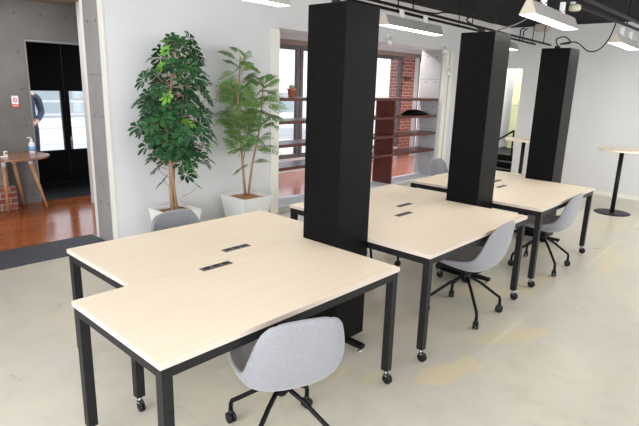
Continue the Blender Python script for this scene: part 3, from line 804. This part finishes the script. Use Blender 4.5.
def feather_tree():
    rnd = random.Random(5); bx, by = 2.975, 3.20
    t = thing('lacy_leaf_plant', 'light green plant with feathery divided leaves, right of the two', 'plant')
    tr, lf = MB(), MB()
    stems = [[(bx-.01, by, PH-.03), (bx-.05, by-.01, .75), (bx-.09, by-.01, 1.1), (bx-.11, by, 1.5), (bx-.07, by, 1.97)],
             [(bx+.03, by, PH-.03), (bx+.08, by-.02, .75), (bx+.16, by-.04, 1.1), (bx+.20, by-.05, 1.4), (bx+.22, by-.05, 1.72)],
             [(bx-.05, by, .75), (bx+.0, by-.03, 1.1), (bx-.02, by-.03, 1.5)]]
    for s, r in zip(stems, (.016, .015, .008)): tr.tube(s, [r*(1-.55*i/(len(s)-1)) for i in range(len(s))], 8)
    def frond(o, d, ln):
        d = d.normalized(); side = d.cross(Vector((0,0,1)))
        side = side.normalized() if side.length > .01 else Vector((1,0,0)); up = side.cross(d)
        ra = rnd.uniform(-1.0, 1.0); side, up = side*math.cos(ra)+up*math.sin(ra), up*math.cos(ra)-side*math.sin(ra)
        pts = [clampwall(o + d*ln*u - Vector((0,0,1))*ln*.38*u*u) for u in (0,.2,.4,.6,.8,1)]
        tr.tube(pts, [.0028,.0024,.002,.0017,.0014,.001], 4)
        n = 7
        for k in range(n):
            u = .22+.78*k/(n-1); o1 = o + d*ln*u - Vector((0,0,1))*ln*.38*u*u
            dd = (d - Vector((0,0,1))*.76*u).normalized()
            l1 = ln*.50*(1.05-.8*(u-.22)/.78)
            for sg in ((-1, 1) if k < n-1 else (0,)):
                e = (side*sg*.85 + dd*.62).normalized() if sg else dd
                u2 = up + Vector((rnd.uniform(-.25,.25), rnd.uniform(-.25,.25), 0)); u2 = (u2-e*u2.dot(e)).normalized()
                s2 = e.cross(u2)
                m = 6
                for j in range(m):
                    v = (j+1)/m; o2 = o1 + e*l1*v*.85 - Vector((0,0,1))*l1*.18*v*v
                    for g in ((-1, 1) if j < m-1 else (0,)):
                        f2 = (s2*g*.7 + e*.75).normalized() if g else e
                        l2 = l1*.42*(1.05-.5*v) if g else l1*.3
                        w2 = l2*.12+.0012; w_ = f2.cross(u2).normalized()
                        lf.add([o2, o2+f2*l2*.5-w_*w2, o2+f2*l2-Vector((0,0,1))*l2*.15, o2+f2*l2*.5+w_*w2], [(0,1,2,3)])
    def along(s, u):
        u = u*(len(s)-1); i = min(int(u), len(s)-2); return Vector(s[i]).lerp(Vector(s[i+1]), u-i)
    for s, n, lo, l0, l1 in ((stems[0], 38, .34, .37, .29), (stems[1], 31, .38, .36, .26), (stems[2], 10, .4, .26, .2)):
        for k in range(n):
            u = lo + (1-lo)*((k+.5)/n)**.8; o = along(s, u); a = k*2.4+rnd.uniform(-.3, .3)
            fl = l0+(l1-l0)*u
            el = rnd.uniform(-.3, 1.5) + .3*(u > .9)
            frond(o, Vector((math.cos(a), math.sin(a)*.9, el)), fl*rnd.uniform(.8, 1.15))
    for dx_, z_ in ((-.17, .72), (-.1, .93), (.2, .8), (.25, .95), (-.28, .95)):
        frond(Vector((bx+dx_*.3, by-.02, z_-.02)), Vector((dx_, -.1, .10)), .24)
    for m in (tr, lf): clampmesh(m)
    tr.build('trunk', M['bark'], t, True); lf.build('foliage', M['leaf_fern'], t)
    return t
feather_tree()

# ------------------------------------------------------------------ round table in the lobby
tx, ty = 1.25, 5.72
t = thing('round_table', 'small round brown table with splayed wooden legs in the entrance', 'table', (tx, ty-.08, 0))
mb = MB(); mb.lathe([(.40, .695), (.41, .70), (.41, .716), (.40, .72)], (0,0,0), 48); mb.build('tabletop', M['table_wood'], t)
mb = MB(); mb.tube([(.18,0,.683), (-.12,-.06,.683), (.04,.14,.683), (.18,0,.683)], .009, 6); mb.build('support_frame', M['white'], t)
for (a, b), (c, d) in (((.20, .0), (.35, .02)), ((-.13, -.06), (-.11, .04)), ((.05, .16), (.18, .36)), ((-.24, .05), (-.36, .10))):
    mb = MB(); mb.tube([(a, b, .60), (c, d, 0)], [.024, .015], 12); lg = mb.build('leg', M['leg_wood'], t, True)
    q = .12
    mb = MB(); mb.tube([(a-(c-a)*q, b-(d-b)*q, .6945), (a, b, .6005)], [.028, .027], 12); mb.build('leg_socket', M['white'], lg, True)
t = thing('pump_bottle', 'clear pump bottle with a blue label on the round table', 'bottle', (1.50, ty-.02, .7205))
mb = MB(); mb.lathe([(.034, 0), (.037, .01), (.037, .12), (.026, .145), (.014, .155), (.014, .165)], (0,0,0), 20); mb.build('bottle_body', M['clear'], t, True)
mb = MB(); mb.lathe([(.0375, .04), (.0375, .095)], (0,0,0), 20); mb.build('label', M['blue_print'], t, True)
mb = MB(); mb.lathe([(.016, .1655), (.016, .182), (.006, .184), (.006, .205)], (0,0,0), 14); mb.tube([(0,0,.208), (-.03,-.01,.208), (-.045,-.015,.20)], .006, 8); mb.build('pump_head', M['white'], t, True)
t = thing('tape_holder', 'small white gadget at the left side of the round table', 'gadget', (1.13, 5.52, .7205))
mb = MB(); mb.box((-.05, -.025, 0), (.03, .025, .018)); mb.box((-.01, -.018, .018), (.03, .018, .075)); mb.build('body', M['white'], t, bevel=.006)
mb = MB(); mb.lathe([(.014, 0), (.014, .004)], (.012, -.0225, .052), 14, 'y'); mb.build('button', M['socket'], t)
mb = MB(); mb.box((XL+2.2, 5.82, .0005), (1.30, 6.049, .30)); tag(mb.build('brick_plinth', M['brick']), 'low red brick plinth against the concrete wall', 'plinth')
mb = MB(); mb.box((XL+2.25, 5.86, .301), (1.24, 6.04, .56)); o = mb.build('stone_block', M['stone'], None, bevel=.02); tag(o, 'rough grey stone block on the red brick plinth', 'stone')

# ------------------------------------------------------------------ person outside the doors
def skin_mesh(name, chains, mat, parent, sub=2):
    """chains: list of [(x,y,z,r), ...]; consecutive chains share points by position"""
    me = bpy.data.meshes.new(name); verts = []; rad = []; edges = []; idx = {}
    for ch_ in chains:
        prev = None
        for (x, y, z, r) in ch_:
            k = (round(x, 4), round(y, 4), round(z, 4))
            if k not in idx: idx[k] = len(verts); verts.append((x, y, z)); rad.append(r)
            i = idx[k]
            if prev is not None and prev != i and (prev, i) not in edges and (i, prev) not in edges: edges.append((prev, i))
            prev = i
    bm = bmesh.new(); lay = bm.verts.layers.skin.verify()
    bv = [bm.verts.new(v) for v in verts]
    for i, (v, r) in enumerate(zip(bv, rad)):
        v[lay].radius = r if isinstance(r, tuple) else (r, r); v[lay].use_root = (i == 0)
    for a, b in edges: bm.edges.new((bv[a], bv[b]))
    bm.to_mesh(me); bm.free(); me.materials.append(mat)
    o = bpy.data.objects.new(name, me); C.objects.link(o)
    if parent: o.parent = parent
    sk = o.modifiers.new('skin', 'SKIN'); sk.use_smooth_shade = True
    s = o.modifiers.new('sub', 'SUBSURF'); s.levels = sub; s.render_levels = sub
    return o
P0 = thing('person', 'person in a dark navy suit and tie standing outside the glass doors, hands clasped', 'person', (2.455, 8.75, -.02), -.28)
# local: faces -Y
def arm(s, e=0):
    return [(0, 0, 1.36, .09+e), (s*.10, 0, 1.375, .075+e), (s*.185, .01, 1.34, .062+e), (s*.235, .02, 1.07, .048+e), (s*.15, -.12, .92, .036+e)]
def leg(s, e=0):
    return [(0, 0, .93, (.15+e, .11+e)), (s*.085, 0, .86, .088+e), (s*.095, -.01, .48, .062+e), (s*.10, .015, .10, .042+e)]
torso = [(0, 0, .93, (.15, .11)), (0, 0, 1.10, (.14, .105)), (0, 0, 1.25, (.155, .11)), (0, 0, 1.36, .09), (0, 0, 1.46, .055), (0, -.01, 1.54, .075), (0, -.012, 1.62, .088), (0, -.005, 1.69, .07)]
hand = lambda s: [(s*.15, -.12, .92, .036), (s*.09, -.165, .87, .030), (s*.045, -.185, .835, .032)]
foot = lambda s: [(s*.10, .015, .10, .042), (s*.10, 0, .05, .045), (s*.11, -.13, .035, .035)]
ch_ = [torso] + [arm(s)+hand(s)[1:] for s in (-1, 1)] + [leg(s)+foot(s)[1:] for s in (-1, 1)]
fing = []
for s in (-1, 1):
    for k in range(4):
        fing.append([(s*.045, -.185, .835, .032), (s*.012, -.205-.002*k, .862-.021*k, .0085), (-s*.022, -.217, .856-.021*k, .008), (-s*.045, -.205, .850-.020*k, .007)])
    fing.append([(s*.09, -.165, .87, .030), (s*.06, -.19, .895, .010), (s*.02, -.205, .895, .009)])
body = skin_mesh('body', ch_+fing, M['skin'], P0)
skin_mesh('jacket', [[(0, 0, .90, (.175, .14)), (0, 0, 1.02, (.165, .125)), (0, 0, 1.12, (.155, .122)), (0, 0, 1.26, (.172, .13)), (0, 0.01, 1.37, .105), (0, .012, 1.41, .075)]] +
          [[(0, 0.01, 1.37, .105), (s*.11, .005, 1.375, .088), (s*.195, .01, 1.335, .074), (s*.245, .02, 1.07, .060), (s*.155, -.115, .925, .047)] for s in (-1, 1)], M['suit'], P0)
skin_mesh('trousers', [[(0, 0, .96, (.155, .12)), (0, 0, .90, (.16, .125)), (s*.09, 0, .80, .10), (s*.095, -.005, .48, .078), (s*.10, .01, .10, .062)] for s in (-1, 1)], M['suit'], P0)
mb = MB(); mb.add([(-.06, -.125, 1.43), (.06, -.125, 1.43), (.025, -.158, 1.15), (-.025, -.158, 1.15), (-.05, -.07, 1.46), (.05, -.07, 1.46), (.02, -.12, 1.17), (-.02, -.12, 1.17)], [(0,1,2,3),(4,5,1,0),(7,6,5,4),(3,2,6,7),(0,3,7,4),(1,5,6,2)]); mb.build('shirt', M['shirt'], P0)
mb = MB(); mb.add([(-.016, -.134, 1.42), (.016, -.134, 1.42), (.020, -.162, 1.20), (0, -.164, 1.16), (-.020, -.162, 1.20), (-.018, -.118, 1.42), (.018, -.118, 1.42), (.022, -.140, 1.20), (0, -.142, 1.16), (-.022, -.140, 1.20)], [(0,1,2,3,4),(9,8,7,6,5),(0,5,6,1),(1,6,7,2),(2,7,8,3),(3,8,9,4),(4,9,5,0)]); mb.build('tie', M['tie'], P0)
skin_mesh('hair', [[(0, .035, 1.60, .085), (0, .022, 1.67, .088), (0, .0, 1.71, .072)]], M['hair'], P0)
mb = MB()
for s in (-1, 1): mb.lathe([(.004, -.012), (.011, -.006), (.012, 0), (.004, .006)], (s*.032, -.088, 1.625), 10, 'y')
mb.build('eyes', M['hair'], P0)
mb = MB(); mb.tube([(0, -.088, 1.63), (0, -.106, 1.60), (0, -.114, 1.588), (0, -.09, 1.58)], [.008, .012, .015, .008], 8); mb.build('nose', M['skin'], P0, True)
mb = MB(); mb.tube([(-.026, -.086, 1.553), (0, -.094, 1.552), (.026, -.086, 1.553)], [.004, .007, .004], 8); mb.build('mouth', M['terracotta'], P0, True)
mb = MB()
for s in (-1, 1): mb.lathe([(.006, -.006), (.022, 0), (.018, .008)], (s*.088, .0, 1.61), 12, 'x')
mb.build('ears', M['skin'], P0, True)
for s in (-1, 1):
    mb = MB(); mb.tube([(s*.10, .055, .045), (s*.10, 0, .055), (s*.11, -.10, .042), (s*.115, -.19, .032)], [.042, .046, .044, .028], 12); mb.v = [(a, b, max(c, 0)) for a, b, c in mb.v]; mb.build('shoe', M['plastic'], P0, True)

# ------------------------------------------------------------------ light
w = bpy.data.worlds.new('world'); bpy.context.scene.world = w; w.use_nodes = True
bg = w.node_tree.nodes['Background']; bg.inputs[0].default_value = (.88, .94, 1.0, 1); bg.inputs[1].default_value = 1.15
def area(name, loc, rot, sx, sy, power, col=(1,1,1)):
    l = bpy.data.lights.new(name, 'AREA'); l.shape = 'RECTANGLE'; l.size = sx; l.size_y = sy; l.energy = power; l.color = col
    o = bpy.data.objects.new(name, l); C.objects.link(o); o.location = loc; o.rotation_euler = rot; return o
area('room_lamps', (.6, -1.0, 2.77), (0, 0, 0), 5.6, 4.6, 36, (1, .955, .89))  # unseen overhead panel added to brighten the table tops
area('room_lamps_right', (6.3, -2.6, 2.77), (0, 0, 0), 4.6, 3.6, 100, (1, .965, .91))  # second unseen panel, added to lift the right wall and floor
area('room_lamps_rear', (1.4, 1.6, 2.77), (0, 0, 0), 3.4, 1.2, 10, (1, .965, .92))  # small unseen panel added to brighten the far chairs
# daylight from the big windows along the side behind the camera
area('window_daylight', (2.5, YF-.1, 1.5), (PI/2, 0, 0), 11, 2.6, 90, (.97, .98, 1))
area('window_daylight_left', (XL-.1, -1.5, 1.5), (PI/2, 0, -PI/2), 6, 2.4, 260, (.97, .98, 1))  # unseen light added at the left to lift the floor there
# the camera's own flash, fitted just above the lens
fl = bpy.data.lights.new('camera_flash', 'SPOT'); fl.energy = 35; fl.spot_size = 1.9; fl.spot_blend = .6; fl.shadow_soft_size = .02
fo = bpy.data.objects.new('camera_flash', fl); C.objects.link(fo); fo.matrix_world = Matrix.Translation(U2*.14) @ mw
area('lobby_ceiling_light', (10.8, 2.9, 2.85), (0, 0, 0), 1.2, .5, 60, (1, .98, .95))  # added out of view to brighten the stair lobby
area('entrance_ceiling_light', (1.2, 5.0, 2.6), (0, 0, 0), 1.6, .6, 18, (1, .96, .92))  # unseen light put in to brighten the entrance concrete and boards
for x in (5.0, 6.75, 7.55, 9.2):
    pl = bpy.data.lights.new('downlight_lamp', 'SPOT'); pl.energy = 60; pl.spot_size = 2.8; pl.spot_blend = 1; pl.shadow_soft_size = .04; pl.color = (1, .95, .9)
    po_ = bpy.data.objects.new('downlight_lamp', pl); C.objects.link(po_); po_.location = (x, 4.25, 2.57)
# sun on the street outside
sn = bpy.data.lights.new('sun', 'SUN'); sn.energy = 2.2; sn.angle = .02; so_ = bpy.data.objects.new('sun', sn); C.objects.link(so_); so_.rotation_euler = (.75, .35, .4)

s = bpy.context.scene
s.view_settings.view_transform = 'Standard'; s.view_settings.look = 'None'
s.view_settings.exposure = .62; s.view_settings.gamma = 1; s.view_settings.use_curve_mapping = False
bpy.context.view_layer.update()
